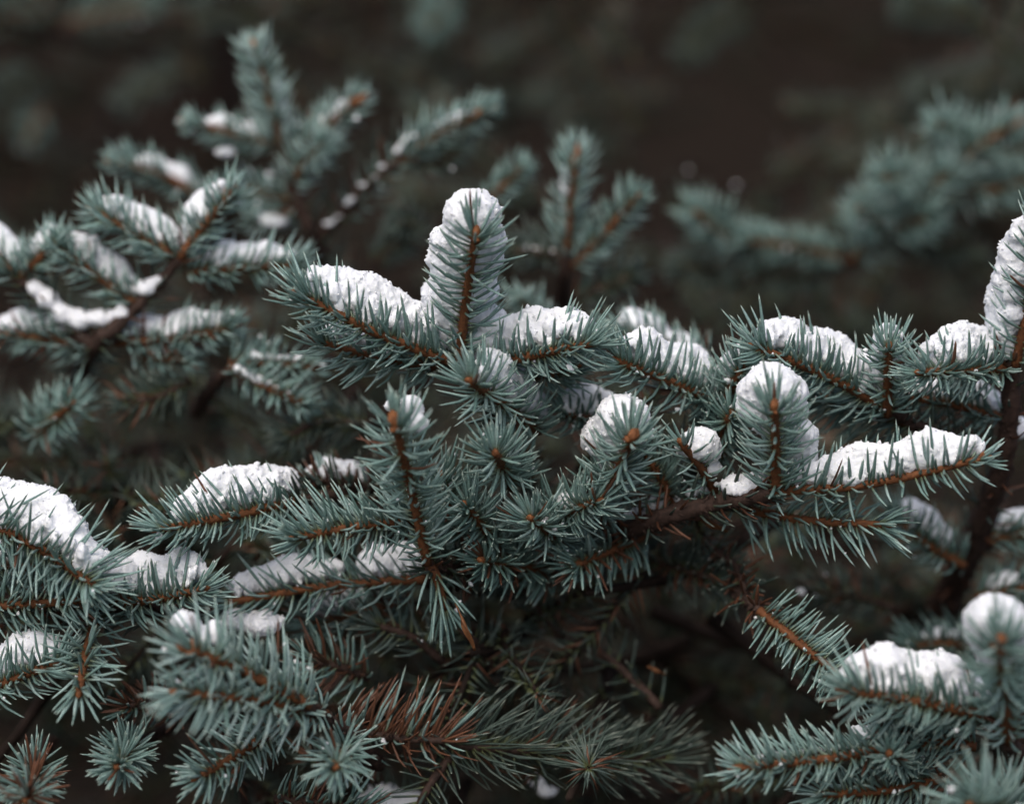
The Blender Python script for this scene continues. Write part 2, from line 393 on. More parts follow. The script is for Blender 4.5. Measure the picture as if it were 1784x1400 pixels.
# ------------------------------------------------------------------ forest floor and thicket behind
def floor():
    n = 60; xs = np.linspace(-1, 1, n); g = np.sign(xs) * np.abs(xs) ** 2.2 * 60
    X, Y = np.meshgrid(g, g + 1.5, indexing='ij'); p = np.stack([X.ravel(), Y.ravel(), 0 * X.ravel()], 1)
    p[:, 2] = noise(p / 1.7, 5) * 0.05 + noise(p / 0.4, 6) * 0.015
    i = np.arange(n - 1)[:, None] * n; j = np.arange(n - 1)[None]
    Q = np.stack([i + j, i + n + j, i + n + j + 1, i + j + 1], -1).reshape(-1, 4)
    m = bark_mat('needle_litter', (0.010, 0.0078, 0.0065), (0.032, 0.0245, 0.019), 30, 1.0, 0.0)
    o = link('forest_floor', mk_mesh('forest_floor', p, Q, smooth=True, mats=(m,))); tag(o, kind='structure')
floor()

M_TRUNK = bark_mat('trunk_bark', (0.010, 0.007, 0.0055), (0.038, 0.026, 0.021), 60, 0.9, 0.1)
def trunk(x, y, r, label):
    root = bpy.data.objects.new('spruce_tree', None); COL.objects.link(root); root.location = (x, y, 0); tag(root, label, 'tree', None)
    b = Bag(); c, _ = spline([(0, 0, -0.2), (0.02, 0, 1.2), (0, 0.02, 3.2), (0.02, 0.0, 6)], 40); tube(b, c, np.linspace(r, r * 0.45, 40), 14, 0.12, 3)
    link('trunk', b.mesh('trunk', M_TRUNK, None, True), root)
    for k in range(9):                             # bare dead limbs
        b = Bag(); z = RNG.uniform(0.6, 2.5); a = RNG.uniform(0, 6.28); l = RNG.uniform(0.3, 0.8)
        p0 = np.array([0, 0, z]); d = np.array([math.cos(a), math.sin(a), -0.15])
        c, _ = spline([p0, p0 + d * l * 0.5, p0 + d * l + Z * 0.05], 8); tube(b, c, np.linspace(0.009, 0.003, 8), 5, 0.1)
        link('dead_limb', b.mesh('dead_limb', M_TRUNK, None, True), root)

def thicket(name, label, box, n, size, mat, tone=0.5, dens=0.5, dead=0.2, seed=1, nl=0.021):
    """a mass of shaded boughs nobody could count: box = x0,x1,y0,y1,z0,z1 metres"""
    global RNG
    keep = RNG; RNG = np.random.default_rng(seed); nb, sb = Bag(), Bag()
    x0, x1, y0, y1, z0, z1 = box
    for i in range(n):
        p = np.array([RNG.uniform(x0, x1), RNG.uniform(y0, y1), RNG.uniform(z0, z1)])
        a = RNG.normal(scale=1.1) - math.pi / 2; d = np.array([math.cos(a), math.sin(a), RNG.uniform(-0.55, 0.35)])
        l = size * RNG.uniform(0.6, 1.3); q = p + d * l
        for s in range(RNG.integers(2, 5)):
            f = RNG.uniform(0.2, 1); e = nrm(d + RNG.normal(size=3) * 0.6); st = p + d * l * f
            shoot_geo(nb, None, [st, st + e * l * 0.28 + Z * -0.004, st + e * l * 0.55], nl, dens=dens, dead=dead, lod=2, rad=0.0013, tone=tone + RNG.normal() * 0.18, pegs=False)
            c, _ = spline([st, st + e * l * 0.5], 4); tube(sb, c, np.linspace(0.002, 0.0015, 4), 4, 0)
        c, _ = spline([p, p + d * l * 0.5 - Z * 0.01, q], 6); tube(sb, c, np.linspace(0.005, 0.002, 6), 5, 0.1)
    root = link(name, nb.mesh(name, mat)); tag(root, label, None, None, 'stuff')
    tag(link('twigs', sb.mesh('twigs', M_TRUNK, None, True), root), kind='stuff')
    RNG = keep
BGR = 'dim background boughs'
trunk(-0.55, 2.9, 0.09, 'dark blurred spruce trunk behind the far fanning branch at left')
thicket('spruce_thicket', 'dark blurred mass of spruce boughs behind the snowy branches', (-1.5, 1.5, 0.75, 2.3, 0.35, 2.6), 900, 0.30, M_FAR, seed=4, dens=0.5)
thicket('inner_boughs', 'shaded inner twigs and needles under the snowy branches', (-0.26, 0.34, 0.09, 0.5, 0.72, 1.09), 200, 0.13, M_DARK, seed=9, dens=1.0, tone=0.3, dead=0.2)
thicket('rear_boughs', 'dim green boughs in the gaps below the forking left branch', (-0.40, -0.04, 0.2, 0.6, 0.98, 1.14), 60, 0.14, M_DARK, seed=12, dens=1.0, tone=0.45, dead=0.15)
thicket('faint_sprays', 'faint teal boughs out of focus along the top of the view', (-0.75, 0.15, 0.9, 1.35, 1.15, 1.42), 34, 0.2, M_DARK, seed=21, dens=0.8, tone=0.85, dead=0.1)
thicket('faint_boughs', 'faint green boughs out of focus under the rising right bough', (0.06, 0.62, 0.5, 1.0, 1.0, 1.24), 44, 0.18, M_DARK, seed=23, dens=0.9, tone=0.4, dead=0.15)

# ------------------------------------------------------------------ branches in focus
branch('spruce branch whose snowy upright tip stands tallest in the middle',
    [S((960, 960, 190), (900, 800, 90), (830, 680, 40), (800, 636, 24), r0=5.5, r1=3.4, n=0.7)],
    [S((799, 640, 25), (812, 520, 0), (829, 408, -32), nl=98, id='up', buds=4, th=68, bs=.0075),
     S((780, 628, 15), (655, 580, 0), (528, 516, -15), nl=90, id='left', buds=3, bs=.0085),
     S((772, 640, 40), (655, 622, 32), (560, 598, 22), nl=88, id='leftlow', buds=1),
     S((850, 636, 24), (940, 617, 8), (1032, 598, -5), nl=82, id='right', buds=1),
     S((850, 640, 60), (930, 655, 45), (1000, 640, 30), nl=80, id='rightlow', buds=1, tone=.25),
     S((940, 752, 55), (885, 710, 20), (818, 664, -30), nl=92, id='front', buds=3)])
snow('broad snow behind the tall upright tip in the middle', ('up', .06, .98, 70, dict(wd=150, back=.25, zmix=.3, lo=.18)), ('up', .72, .99, 100, dict(wd=112, back=.25, zmix=.6, lo=.1)), ('up', .0, .25, 70, dict(wd=86, dx=50, back=.3)))
snow('thick snow ridge on the long shoot pointing left from the upright tip', ('left', .05, .99, 88, dict(wd=57)))
snow('small snow pad hidden under the long left shoot beside the upright tip', ('leftlow', .35, .98, 50, dict(wd=57)))
snow('rounded snow on the short shoot pointing right of the upright tip', ('right', .02, .97, 76, dict(wd=56)))
snow('thin snow under the short right shoot of the upright tip', ('rightlow', .1, .95, 34, dict(wd=50)))
snow('snow trailing down right behind the outward facing tip under the upright shoot', ('front', .05, .88, 80, dict(wd=64, back=.35)))

branch('spruce branch with tall bare needled tip and orange buds left of the centre',
    [S((930, 1010, 190), (830, 990, 70), (748, 985, 14), r0=6, r1=3.6, n=0.8)],
    [S((745, 982, 8), (716, 850, -20), (688, 738, -58), nl=96, id='tall', buds=4, bs=.0125, wid=.72, th=70),
     S((735, 906, 12), (620, 918, -2), (515, 936, -18), nl=90, id='low', buds=2, under=.6),
     S((892, 850, 55), (878, 820, 18), (863, 790, -25), nl=88, id='ros', buds=2),
     S((1000, 960, 70), (960, 930, 34), (925, 903, 0), nl=80, buds=1, id='c1'),
     S((920, 925, 60), (985, 892, 24), (1042, 872, 0), nl=80, buds=1, id='c2'),
     S((752, 985, 14), (764, 1015, 16), (774, 1062, 24), nl=92, buds=0, tone=.3, th=40, lift=-.05, dens=.9),
     S((820, 960, 70), (790, 890, 40), (770, 830, 22), nl=85, buds=1, tone=.35, id='c3'),
     S((900, 990, 70), (850, 930, 30), (812, 880, 5), nl=80, buds=1, tone=.4),
     S((980, 1000, 80), (900, 985, 50), (840, 975, 20), nl=80, buds=1, tone=.2, dead=.1)])
snow('small snow lump beside the orange buds of the bare needled tip', free=[(716, 708, -36, 20, 17), (728, 738, -38, 18, 16), (684, 706, -26, 14, 11)], multi='snow lumps beside the orange buds')

branch('low spruce shoot with dense combed needles running left under the bare tip',
    [S((900, 1030, 200), (800, 1020, 90), (735, 1010, 48), r0=4.5, r1=3)],
    [S((742, 1008, 46), (560, 1022, 46), (395, 1050, 40), nl=86, id='comb', buds=1, dens=1.5),
     S((720, 1040, 80), (620, 1070, 80), (540, 1085, 80), nl=80, id='comb2', buds=0, tone=.2, dead=.25)])
snow('thin snow dusting on the small twig pointing right at the centre', ('c2', .1, .8, 30, dict(wd=26, back=.5)))
snow('thin snow dusting on the twig behind the bare needled tip', ('c3', .2, .9, 34, dict(wd=26, back=.7)))
snow('thin snow on the twig pointing at the camera near the middle', ('c1', .0, .7, 34, dict(wd=30, back=.5)))
snow('broken snow strip between the combed needles under the bare tip', ('comb', .02, .33, 66, dict(wd=47)), ('comb', .42, .97, 60, dict(wd=43)), multi='snow strips between the combed needles')
snow('blurred snow showing in the dark gap under the combed shoot', ('comb2', .45, .98, 62, dict(wd=43)), voxel=.0014)

branch('dark woody spruce branch ending in a long straight shoot at right',
    [S((980, 1010, 230), (1090, 925, 55), (1250, 876, 18), (1345, 857, 4), r0=6.5, r1=4.4, n=.8, dead=.5, nl=60)],
    [S((1338, 857, 5), (1520, 842, 0), (1712, 798, -20), nl=82, id='long', buds=4, under=.3, th=80, curl=.03, dens=2.2),
     S((1352, 866, 5), (1352, 790, -14), (1350, 712, -42), nl=92, id='domed', buds=3, bs=.010, wid=.7),
     S((1040, 905, 45), (1072, 830, 8), (1102, 762, -32), nl=95, id='halo', buds=3, bs=.0115, wid=.75),
     S((1252, 868, 35), (1222, 815, 12), (1188, 772, -6), nl=62, id='puff', buds=1, dens=1.0),
     S((1262, 880, 40), (1400, 905, 25), (1540, 915, 10), nl=86, id='drop', buds=1, lift=-.12, dens=1.6, tone=.42),
     S((1090, 740, 75), (1035, 728, 62), (980, 720, 50), nl=66, id='lump', buds=0, tone=.2),
     S((1130, 930, 70), (1060, 960, 50), (1000, 985, 35), nl=80, buds=0, tone=.25, dead=.15),
     S((1180, 895, 50), (1160, 850, 42), (1130, 800, 35), nl=70, buds=1, tone=.25)])
snow('long even snow strip along the straight shoot at right', ('long', .10, 1.0, 72, dict(wd=36, back=.5)))
snow('snow dome on the upright outward facing tip above the dark branch', ('domed', .50, .95, 74, dict(wd=124, zmix=.85, back=.55, lo=.15)), ('domed', .12, .6, 52, dict(wd=84, zmix=.3, dx=38, back=.6)))
snow('snow halo over the star shaped tip right of the centre', ('halo', .45, .90, 84, dict(wd=132, zmix=.85, back=.5, lo=.12)))
snow('round snow puff on the small twig right of the star shaped tip', free=[(1217, 772, 8, 36, 30), (1232, 782, 12, 26, 26), (1200, 775, 10, 24, 22), (1240, 815, 18, 16, 14)])
snow('flat topped snow lump with dark needles behind the star shaped tip', ('lump', .0, 1.02, 60, dict(wd=50, back=.1)), free=[(1020, 742, 48, 26, 20)])
snow('ragged snow scrap lying on the thick dark wood of the branch', free=[(1155, 868, 46, 14, 10), (1205, 858, 40, 13, 9), (1225, 853, 30, 11, 9), (1100, 898, 58, 14, 10), (1140, 880, 48, 20, 14), (1120, 890, 52, 12, 10), (1180, 870, 44, 11, 9), (1290, 846, 14, 34, 18), (1318, 838, 10, 22, 20), (1265, 850, 18, 12, 10)], voxel=.0009, multi='snow scraps on the thick dark wood')

branch('spruce shoot with snow sloping down right behind the star shaped tip',
    [S((1180, 860, 200), (1235, 770, 90), (1256, 700, 50), r0=4.5, r1=3, n=.8)],
    [S((1256, 702, 48), (1165, 664, 28), (1075, 628, 8), nl=84, id='slope', buds=4),
     S((1240, 760, 70), (1268, 690, 40), (1296, 632, 20), nl=70, id='vee', buds=0),
     S((1236, 650, 120), (1150, 600, 112), (1082, 582, 105), nl=75, id='blurcap', buds=1, lod=1),
     S((1255, 800, 60), (1262, 750, 40), (1275, 720, 20), nl=70, buds=0, tone=.35)])
snow('snow sloping down to the right behind the star shaped tip', ('slope', .0, .97, 72, dict(wd=53)), free=[(1240, 672, 62, 22, 22)])
snow('narrow snow in the notch left of the domed tip', ('vee', .25, 1.0, 48, dict(wd=40)))
snow('small blurred snow cap peeping over the sloping snow', ('blurcap', .55, 1.0, 52, dict(wd=50)), ('blurcap', .0, .5, 40, dict(wd=40)), voxel=.0015)

branch('spruce branch on a dark upright stem at the right edge',
    [S((1640, 1060, 210), (1700, 930, 120), (1752, 790, 62), (1764, 620, 30), r0=9, r1=4, n=.25, dead=.5),
     S((1750, 790, 66), (1640, 762, 58), (1548, 712, 42), r0=4, r1=2.8, n=.8)],
    [S((1546, 712, 40), (1440, 655, 22), (1318, 604, 2), nl=86, id='west', buds=4),
     S((1546, 724, 38), (1547, 660, 18), (1549, 606, 0), nl=74, id='stub', buds=1),
     S((1762, 640, 36), (1690, 645, 16), (1604, 648, -12), nl=78, id='bush', buds=2),
     S((1768, 640, 30), (1796, 520, 8), (1822, 395, -10), nl=84, id='edge', buds=1),
     S((1750, 728, 64), (1660, 704, 60), (1568, 690, 52), nl=76, id='under', buds=1, tone=.3),
     S((1590, 740, 60), (1500, 715, 60), (1420, 690, 60), nl=76, buds=0, tone=.15, lift=-.1)])
snow('snow ridge falling right on the shoot above the domed tip', ('west', .02, .97, 76, dict(wd=53)), free=[(1502, 640, 40, 32, 30), (1524, 662, 44, 24, 24)])
snow('small snow dome on the short upright stub near the right', ('stub', .25, 1.05, 58, dict(wd=54, zmix=.7, back=.35)))
snow('flat snow on the bushy shoot pointing left at the right edge', ('bush', .0, .9, 80, dict(wd=51)), free=[(1738, 600, 42, 34, 32)])
snow('snow climbing the steep shoot cut by the right edge', ('edge', .0, .98, 74, dict(wd=69, zmix=.1, back=.1, dx=-22)))
snow('grey snow patch tucked under the bushy right shoot', ('under', .0, .35, 52, dict(wd=43)), ('under', .55, .95, 44, dict(wd=43)), voxel=.0013, multi='grey snow patches under the bushy shoot')

branch('spruce branch arching down in front of snow at the left edge',
    [S((460, 1080, 140), (260, 1060, 44), (60, 1050, 26), (-60, 1040, 20), r0=5, r1=3, n=.8)],
    [S((-60, 895, 5), (60, 950, -6), (166, 1022, -24), nl=116, id='arch', buds=1),
     S((205, 1050, 22), (280, 1042, 10), (352, 1026, -2), nl=80, id='mid', buds=2),
     S((-50, 1058, 20), (60, 1052, 12), (150, 1045, 5), nl=86, buds=0, tone=.4),
     S((175, 1050, 45), (152, 1130, 0), (138, 1205, -34), nl=100, buds=2, id='hang', dens=1.2),
     S((-60, 1215, 20), (30, 1180, 10), (110, 1148, 2), nl=84, id='low_left', buds=0),
     S((-60, 985, 60), (10, 985, 50), (70, 990, 40), nl=80, id='back_left', buds=0, tone=.3)])
snow('big smooth snow ridge sloping down from the left edge', ('arch', .0, .98, 98, dict(wd=60)))
snow('snow bank between the left ridge and the combed needles', ('mid', .0, .98, 78, dict(wd=54)), free=[(205, 1000, 18, 36, 34)])
snow('snow patch on the low shoot at the left edge', ('low_left', .25, .95, 66, dict(wd=43)))
snow('snow behind the arching shoot at the left edge', ('back_left', .0, .85, 50, dict(wd=43)))

branch('short spruce shoot pointing left under a loaf of snow, above the combed needles',
    [S((700, 850, 170), (600, 862, 70), (510, 874, 32), r0=4, r1=2.8, n=.8)],
    [S((512, 874, 32), (405, 898, 14), (278, 922, -2), nl=80, id='loaf', buds=1),
     S((650, 850, 80), (590, 842, 70), (535, 838, 62), nl=55, id='bit', buds=0, dead=.5, tone=.3)])
snow('loaf of snow on the short shoot pointing left above the combed needles', ('loaf', .0, .9, 82, dict(wd=50)))
snow('small snow lump with brown needles right of the snow loaf', ('bit', .1, 1.0, 40, dict(wd=36)))

branch('soft blurred spruce tip nearest the camera at lower left',
    [S((660, 1330, 40), (600, 1275, -5), (535, 1228, -42), r0=4, r1=2.6)],
    [S((540, 1228, -42), (430, 1172, -58), (328, 1130, -80), nl=102, id='near', buds=4, bs=.009, tone=.68, dens=2.0),
     S((570, 1245, -22), (450, 1222, -55), (310, 1205, -80), nl=92, buds=1, lift=-.1, tone=.65, dens=2.0),
     S((605, 1285, 10), (596, 1310, -20), (585, 1335, -58), nl=84, buds=1, dens=1.2),
     S((490, 1262, 0), (420, 1310, -20), (347, 1352, -36), nl=80, buds=1),
     S((480, 1390, 10), (560, 1400, 0), (640, 1410, -10), nl=70, buds=0, tone=.3, dead=.3)])
snow('blurred snow crumb on the soft tip nearest the camera', free=[(318, 1084, -56, 24, 22), (292, 1130, -76, 10, 10), (374, 1103, -50, 20, 22), (352, 1112, -54, 14, 14), (335, 1092, -54, 16, 16)], voxel=.0011, multi='snow crumbs on the soft near tip')
snow('snow patch between the soft near tip and the combed needles', free=[(455, 1085, 40, 36, 24), (410, 1078, 40, 26, 18), (485, 1082, 42, 14, 14)], multi='snow patches behind the soft near tip')

branch('green needle rosette facing outward at the lower left',
    [S((330, 1240, 120), (270, 1280, 70), (232, 1300, 36), r0=3.4, r1=2.4)],
    [S((234, 1298, 38), (218, 1315, 0), (205, 1334, -32), nl=72, buds=1, th=70),
     S((330, 1235, 60), (270, 1225, 40), (220, 1230, 25), nl=60, buds=0, dead=.6, tone=.3)])
branch('half browned needle rosette in the lower left corner',
    [S((90, 1290, 110), (75, 1310, 60), (62, 1340, 20), r0=3.4, r1=2.4)],
    [S((62, 1336, 22), (55, 1362, -20), (46, 1392, -62), nl=80, buds=1, dead=.35)])
branch('reddish dead needled branch running right along the lower middle',
    [S((480, 1250, 60), (560, 1262, 34), r0=3.4, r1=3)],
    [S((575, 1262, 34), (680, 1284, 30), (778, 1290, 26), nl=96, buds=0, dead=.72, rad=.0009, under=.3, curl=.22, lift=.30, tone=.6, dens=2.6, th=76),
     S((770, 1292, 30), (885, 1306, 38), (1010, 1312, 46), nl=106, buds=0, rad=.0008, under=.5, curl=.5, lift=.24, mat=M_DARK, tone=.45, dens=2.6, th=72),
     S((1000, 1312, 50), (1080, 1322, 60), (1160, 1318, 70), nl=96, buds=0, rad=.0008, under=.6, curl=.5, lift=.2, mat=M_DARK, tone=.2, dens=1.9, th=72),
     S((800, 1300, 40), (760, 1350, 30), (730, 1400, 25), nl=90, buds=0, rad=.0008, mat=M_DARK, tone=.5, dens=.9)])
branch('dim spruce twig with sparse needles in the dark under the centre',
    [S((760, 1000, 60), (790, 1080, 80), (860, 1150, 110), r0=4, r1=3)],
    [S((770, 1150, 70), (720, 1110, 60), (660, 1090, 55), nl=95, buds=0, mat=M_DARK, tone=.75, dens=.9),
     S((860, 1170, 90), (840, 1130, 75), (800, 1095, 65), nl=95, buds=0, mat=M_DARK, tone=.55, dens=.9),
     S((1150, 1232, 90), (1100, 1180, 95), (1030, 1120, 110), nl=70, buds=0, dens=.35, mat=M_DARK, tone=.3),
     S((980, 1110, 120), (930, 1050, 110), (900, 1010, 100), nl=90, buds=0, mat=M_DARK, tone=.4, dens=.9),
     S((640, 1180, 60), (590, 1160, 50), (540, 1150, 45), nl=80, buds=0, dead=.5, tone=.3)])
branch('bare green spruce shoot slanting down right in the shade',
    [S((1180, 960, 170), (1260, 1010, 90), (1322, 1062, 24), r0=4.5, r1=2.6, n=.4, dead=.4, tone=.2)],
    [S((1322, 1062, 24), (1405, 1130, 12), (1490, 1198, 5), nl=80, buds=0, th=74, curl=.05, tone=.4, rad=.00085, dens=2.5),
     S((1230, 950, 90), (1280, 985, 70), (1300, 1030, 50), nl=55, buds=0, dead=.45, mat=M_DARK, tone=.3, dens=1),
     S((1100, 960, 120), (1170, 985, 100), (1250, 1010, 80), nl=75, buds=0, mat=M_DARK, dead=.15)])

branch('spruce branch with domed near tip in the lower right corner',
    [S((1860, 1380, 40), (1800, 1340, -10), (1758, 1292, -44), r0=5, r1=3.4)],
    [S((1758, 1292, -44), (1750, 1210, -75), (1744, 1118, -120), nl=98, id='corner', buds=3, bs=.0095),
     S((1730, 1250, -45), (1600, 1222, -58), (1472, 1202, -70), nl=84, id='loaf2', buds=2),
     S((1640, 1288, -16), (1450, 1320, -34), (1285, 1337, -48), nl=76, id='plain', buds=1),
     S((1600, 1350, 20), (1576, 1332, -10), (1550, 1312, -45), nl=58, buds=1),
     S((1790, 1420, -20), (1740, 1412, -60), (1690, 1402, -105), nl=115, buds=1),
     S((1660, 1350, -5), (1550, 1375, -15), (1430, 1385, -25), nl=82, buds=0, lift=-.05),
     S((1700, 1300, -20), (1640, 1290, -20), (1560, 1268, -20), nl=70, buds=0, tone=.35),
     S((1700, 1260, -30), (1640, 1245, -30), (1540, 1240, -32), nl=80, buds=0, lift=-.15)])
snow('smooth snow dome on the near upright tip in the lower right corner', ('corner', .52, .96, 88, dict(wd=118, zmix=.85, back=.5, lo=.1)), voxel=.0012)
snow('long smooth snow loaf on the left pointing shoot at lower right', ('loaf2', .02, .97, 82, dict(wd=51)), voxel=.0012, rough=.7)
snow('small snow scrap between the two lowest right shoots', free=[(1505, 1276, -20, 26, 9), (1530, 1280, -18, 14, 8), (1620, 1282, -14, 18, 10), (1665, 1250, -30, 12, 8)], voxel=.0009, multi='snow scraps between the lowest right shoots')
snow('tiny snow dot in the row along the lowest right shoot', free=[(1305 + 22 * i + RNG.uniform(-5, 5), 1318 - 2.2 * i + RNG.uniform(-3, 3), -38 + 2 * i, 6 + RNG.uniform(0, 3), 5) for i in range(11)], voxel=.0007, multi='snow dots along the lowest right shoot')

# ------------------------------------------------------------------ branches behind, out of focus
branch('blurred snowy spruce branch forking at the left behind the loaf of snow',
    [S((120, 680, 210), (165, 602, 120), (240, 535, 112), (312, 450, 105), r0=5.5, r1=3, n=.5),
     S((160, 600, 120), (90, 535, 116), (32, 482, 112), r0=4, r1=2.8, n=.7)],
    [S((310, 452, 105), (350, 400, 100), (402, 338, 92), nl=66, id='m1', buds=3, bs=.009),
     S((312, 450, 106), (250, 415, 102), (172, 372, 96), nl=72, id='m2', buds=3, bs=.009),
     S((236, 528, 112), (170, 480, 108), (98, 428, 102), nl=62, id='m3', buds=1),
     S((34, 484, 112), (60, 458, 108), (100, 418, 100), nl=56, id='m4', buds=1),
     S((34, 486, 112), (0, 450, 112), (-40, 420, 112), nl=62, id='m5', buds=0),
     S((320, 470, 112), (420, 468, 110), (522, 462, 106), nl=64, id='m6', buds=1),
     S((200, 596, 125), (300, 590, 118), (402, 570, 112), nl=64, id='m7', buds=1, dead=.15),
     S((180, 610, 130), (90, 590, 126), (-30, 580, 122), nl=64, id='m8', buds=0, dead=.15),
     S((230, 620, 130), (300, 625, 122), (330, 630, 120), nl=50, id='m9', buds=0)], lod=1)
snow('blurred snow on the upper tip of the forking left branch', ('m1', .1, .98, 60, dict(back=.8, wd=40)), voxel=.0015)
snow('blurred snow ridge on the tip below the far three tipped branch', ('m2', .0, .97, 58, dict(back=.8, wd=40)), voxel=.0015)
snow('blurred snow on the inner left shoot of the forking branch', ('m3', .0, .95, 54, dict(back=.8, wd=36)), ('m4', .3, 1., 47, dict(back=.8, wd=35)), voxel=.0015)
snow('blurred snow cut by the left edge above the forking stem', ('m5', .0, 1., 56, dict(back=.8, wd=36)), voxel=.0015)
snow('blurred snow on the shoot reaching right to the long left shoot', ('m6', .1, .95, 49, dict(back=.8, wd=35)), voxel=.0015)
snow('pale pinkish snow strip right of the fork at the left', ('m7', .0, .95, 50, dict(back=.8, wd=35)), voxel=.0015)
snow('low snow strip under the forking branch at left', ('m8', .15, .95, 47, dict(back=.8, wd=40)), ('m9', .2, 1, 34, dict(wd=28)), voxel=.0015, multi='low snow strips under the fork')
snow('snow filling the crook of the forking left stem', free=[(60, 500, 112, 16, 16), (85, 520, 113, 20, 20), (110, 545, 114, 20, 20), (140, 556, 115, 22, 22), (175, 554, 114, 24, 20), (210, 545, 112, 18, 16), (255, 500, 108, 20, 16), (275, 485, 107, 12, 10)], voxel=.0015, multi='snow in the crook of the forking stem')

branch('blurred spruce branch with small snow dots left of the centre',
    [S((340, 720, 200), (380, 660, 130), (420, 640, 115), r0=4, r1=2.6)],
    [S((400, 640, 118), (460, 670, 108), (530, 705, 98), nl=60, id='d1', buds=0),
     S((400, 630, 120), (470, 632, 116), (545, 640, 112), nl=56, id='d2', buds=1),
     S((60, 760, 140), (95, 730, 120), (125, 705, 105), nl=80, buds=1, tone=.4),
     S((640, 740, 130), (560, 735, 125), (500, 760, 122), nl=70, buds=0, mat=M_DARK, tone=.6),
     S((330, 660, 130), (280, 690, 125), (220, 700, 122), nl=70, buds=0, mat=M_DARK, dead=.2)], lod=1)
snow('blurred snow dot in the two rows left of the centre', free=[(415 + 17 * i, 642 + 9 * i, 110 - i, 10, 9) for i in range(6)] + [(440 + 20 * i, 618 + 2 * i, 114, 10, 9) for i in range(5)], voxel=.0015, multi='blurred snow dots left of the centre')

branch('far blurred spruce branch fanning into five tips at upper left',
    [S((620, 560, 330), (552, 425, 250), (512, 330, 232), (492, 248, 225), r0=6, r1=3, n=.4),
     S((552, 418, 248), (640, 325, 236), (720, 262, 228), r0=3.4, r1=2.4, n=.5)],
    [S((600, 375, 244), (660, 312, 236), (715, 265, 228), nl=46, buds=0, dens=.5, tone=.3),
     S((490, 252, 225), (470, 175, 215), (445, 92, 205), nl=62, id='f1', buds=3, tone=.7, bs=.011),
     S((478, 252, 226), (405, 235, 220), (335, 215, 214), nl=48, id='f2', buds=2, bs=.010),
     S((350, 340, 236), (280, 305, 228), (205, 285, 220), nl=52, id='f3', buds=3, bs=.010),
     S((512, 262, 228), (570, 220, 224), (622, 178, 218), nl=54, id='f4', buds=2, bs=.010),
     S((700, 280, 230), (770, 232, 222), (846, 196, 214), nl=58, id='f5', buds=2, bs=.010),
     S((500, 330, 234), (540, 275, 222), (560, 255, 205), nl=66, buds=0, tone=.65),
     S((505, 350, 238), (420, 330, 236), (370, 340, 234), nl=52, buds=0),
     S((520, 360, 240), (450, 390, 240), (440, 375, 236), nl=50, id='f6', buds=0),
     S((720, 290, 235), (770, 280, 228), (800, 262, 222), nl=54, buds=0, mat=M_DARK, tone=.8),
     S((650, 460, 260), (720, 400, 250), (700, 390, 240), nl=60, buds=0, mat=M_DARK, tone=.6)], lod=1)
snow('thin far snow on the left tip of the five tipped branch', ('f2', .05, .85, 36, dict(wd=25)), voxel=.0018)
snow('thin far snow on the lowest left tip beside the dark gap', ('f3', .05, .85, 36, dict(wd=24)), voxel=.0018)
snow('faint far snow on the middle tip of the five tipped branch', ('f4', .3, .9, 28, dict(wd=21)), voxel=.0018)
snow('far snow line along the diagonal right limb of the fan', ('f5', .3, .9, 26, dict(wd=18)), free=[(572 + 13 * i + RNG.uniform(-5, 5), 386 - 13.6 * i + RNG.uniform(-2, 4), 236 - i, RNG.uniform(8, 14), RNG.uniform(3.5, 6)) for i in (0, 1, 2, 3, 5, 6, 7, 9, 10, 11)], voxel=.0018, multi='far snow along the diagonal limb')
snow('far snow beside the upright tip of the five tipped branch', ('f1', .1, .75, 24, dict(wd=15, dx=18)), voxel=.0018)
snow('faint far snow below the fork of the five tipped branch', free=[(480, 385, 238, 30, 14), (450, 375, 238, 20, 12), (470, 305, 232, 10, 7), (390, 265, 222, 22, 10)], voxel=.0018, multi='far snow below the fork')

branch('blurred upright spruce tip standing right of the snowy upright tip',
    [S((975, 560, 280), (982, 480, 215), (985, 432, 205), r0=6, r1=3.4)],
    [S((985, 435, 205), (995, 350, 196), (1003, 272, 186), nl=60, id='u1', buds=2, bs=.010),
     S((990, 470, 212), (1060, 400, 200), (1108, 345, 186), nl=56, buds=1, tone=.35),
     S((990, 450, 212), (930, 440, 205), (880, 438, 200), nl=54, id='u2', buds=0, mat=M_DARK, tone=.8),
     S((850, 350, 230), (880, 320, 225), (912, 292, 220), nl=44, buds=1, tone=.4),
     S((950, 570, 190), (925, 545, 180), (905, 525, 170), nl=60, buds=1, tone=.6),
     S((1000, 520, 220), (1060, 500, 215), (1100, 480, 210), nl=56, buds=0, mat=M_DARK, tone=.5)], lod=1)
snow('faint blurred snow on the upright tip right of the middle', ('u1', .35, .9, 22, dict(wd=14, dx=-14)), ('u2', .1, .8, 16, dict(wd=14)), voxel=.0018, multi='faint snow on the blurred upright tip')
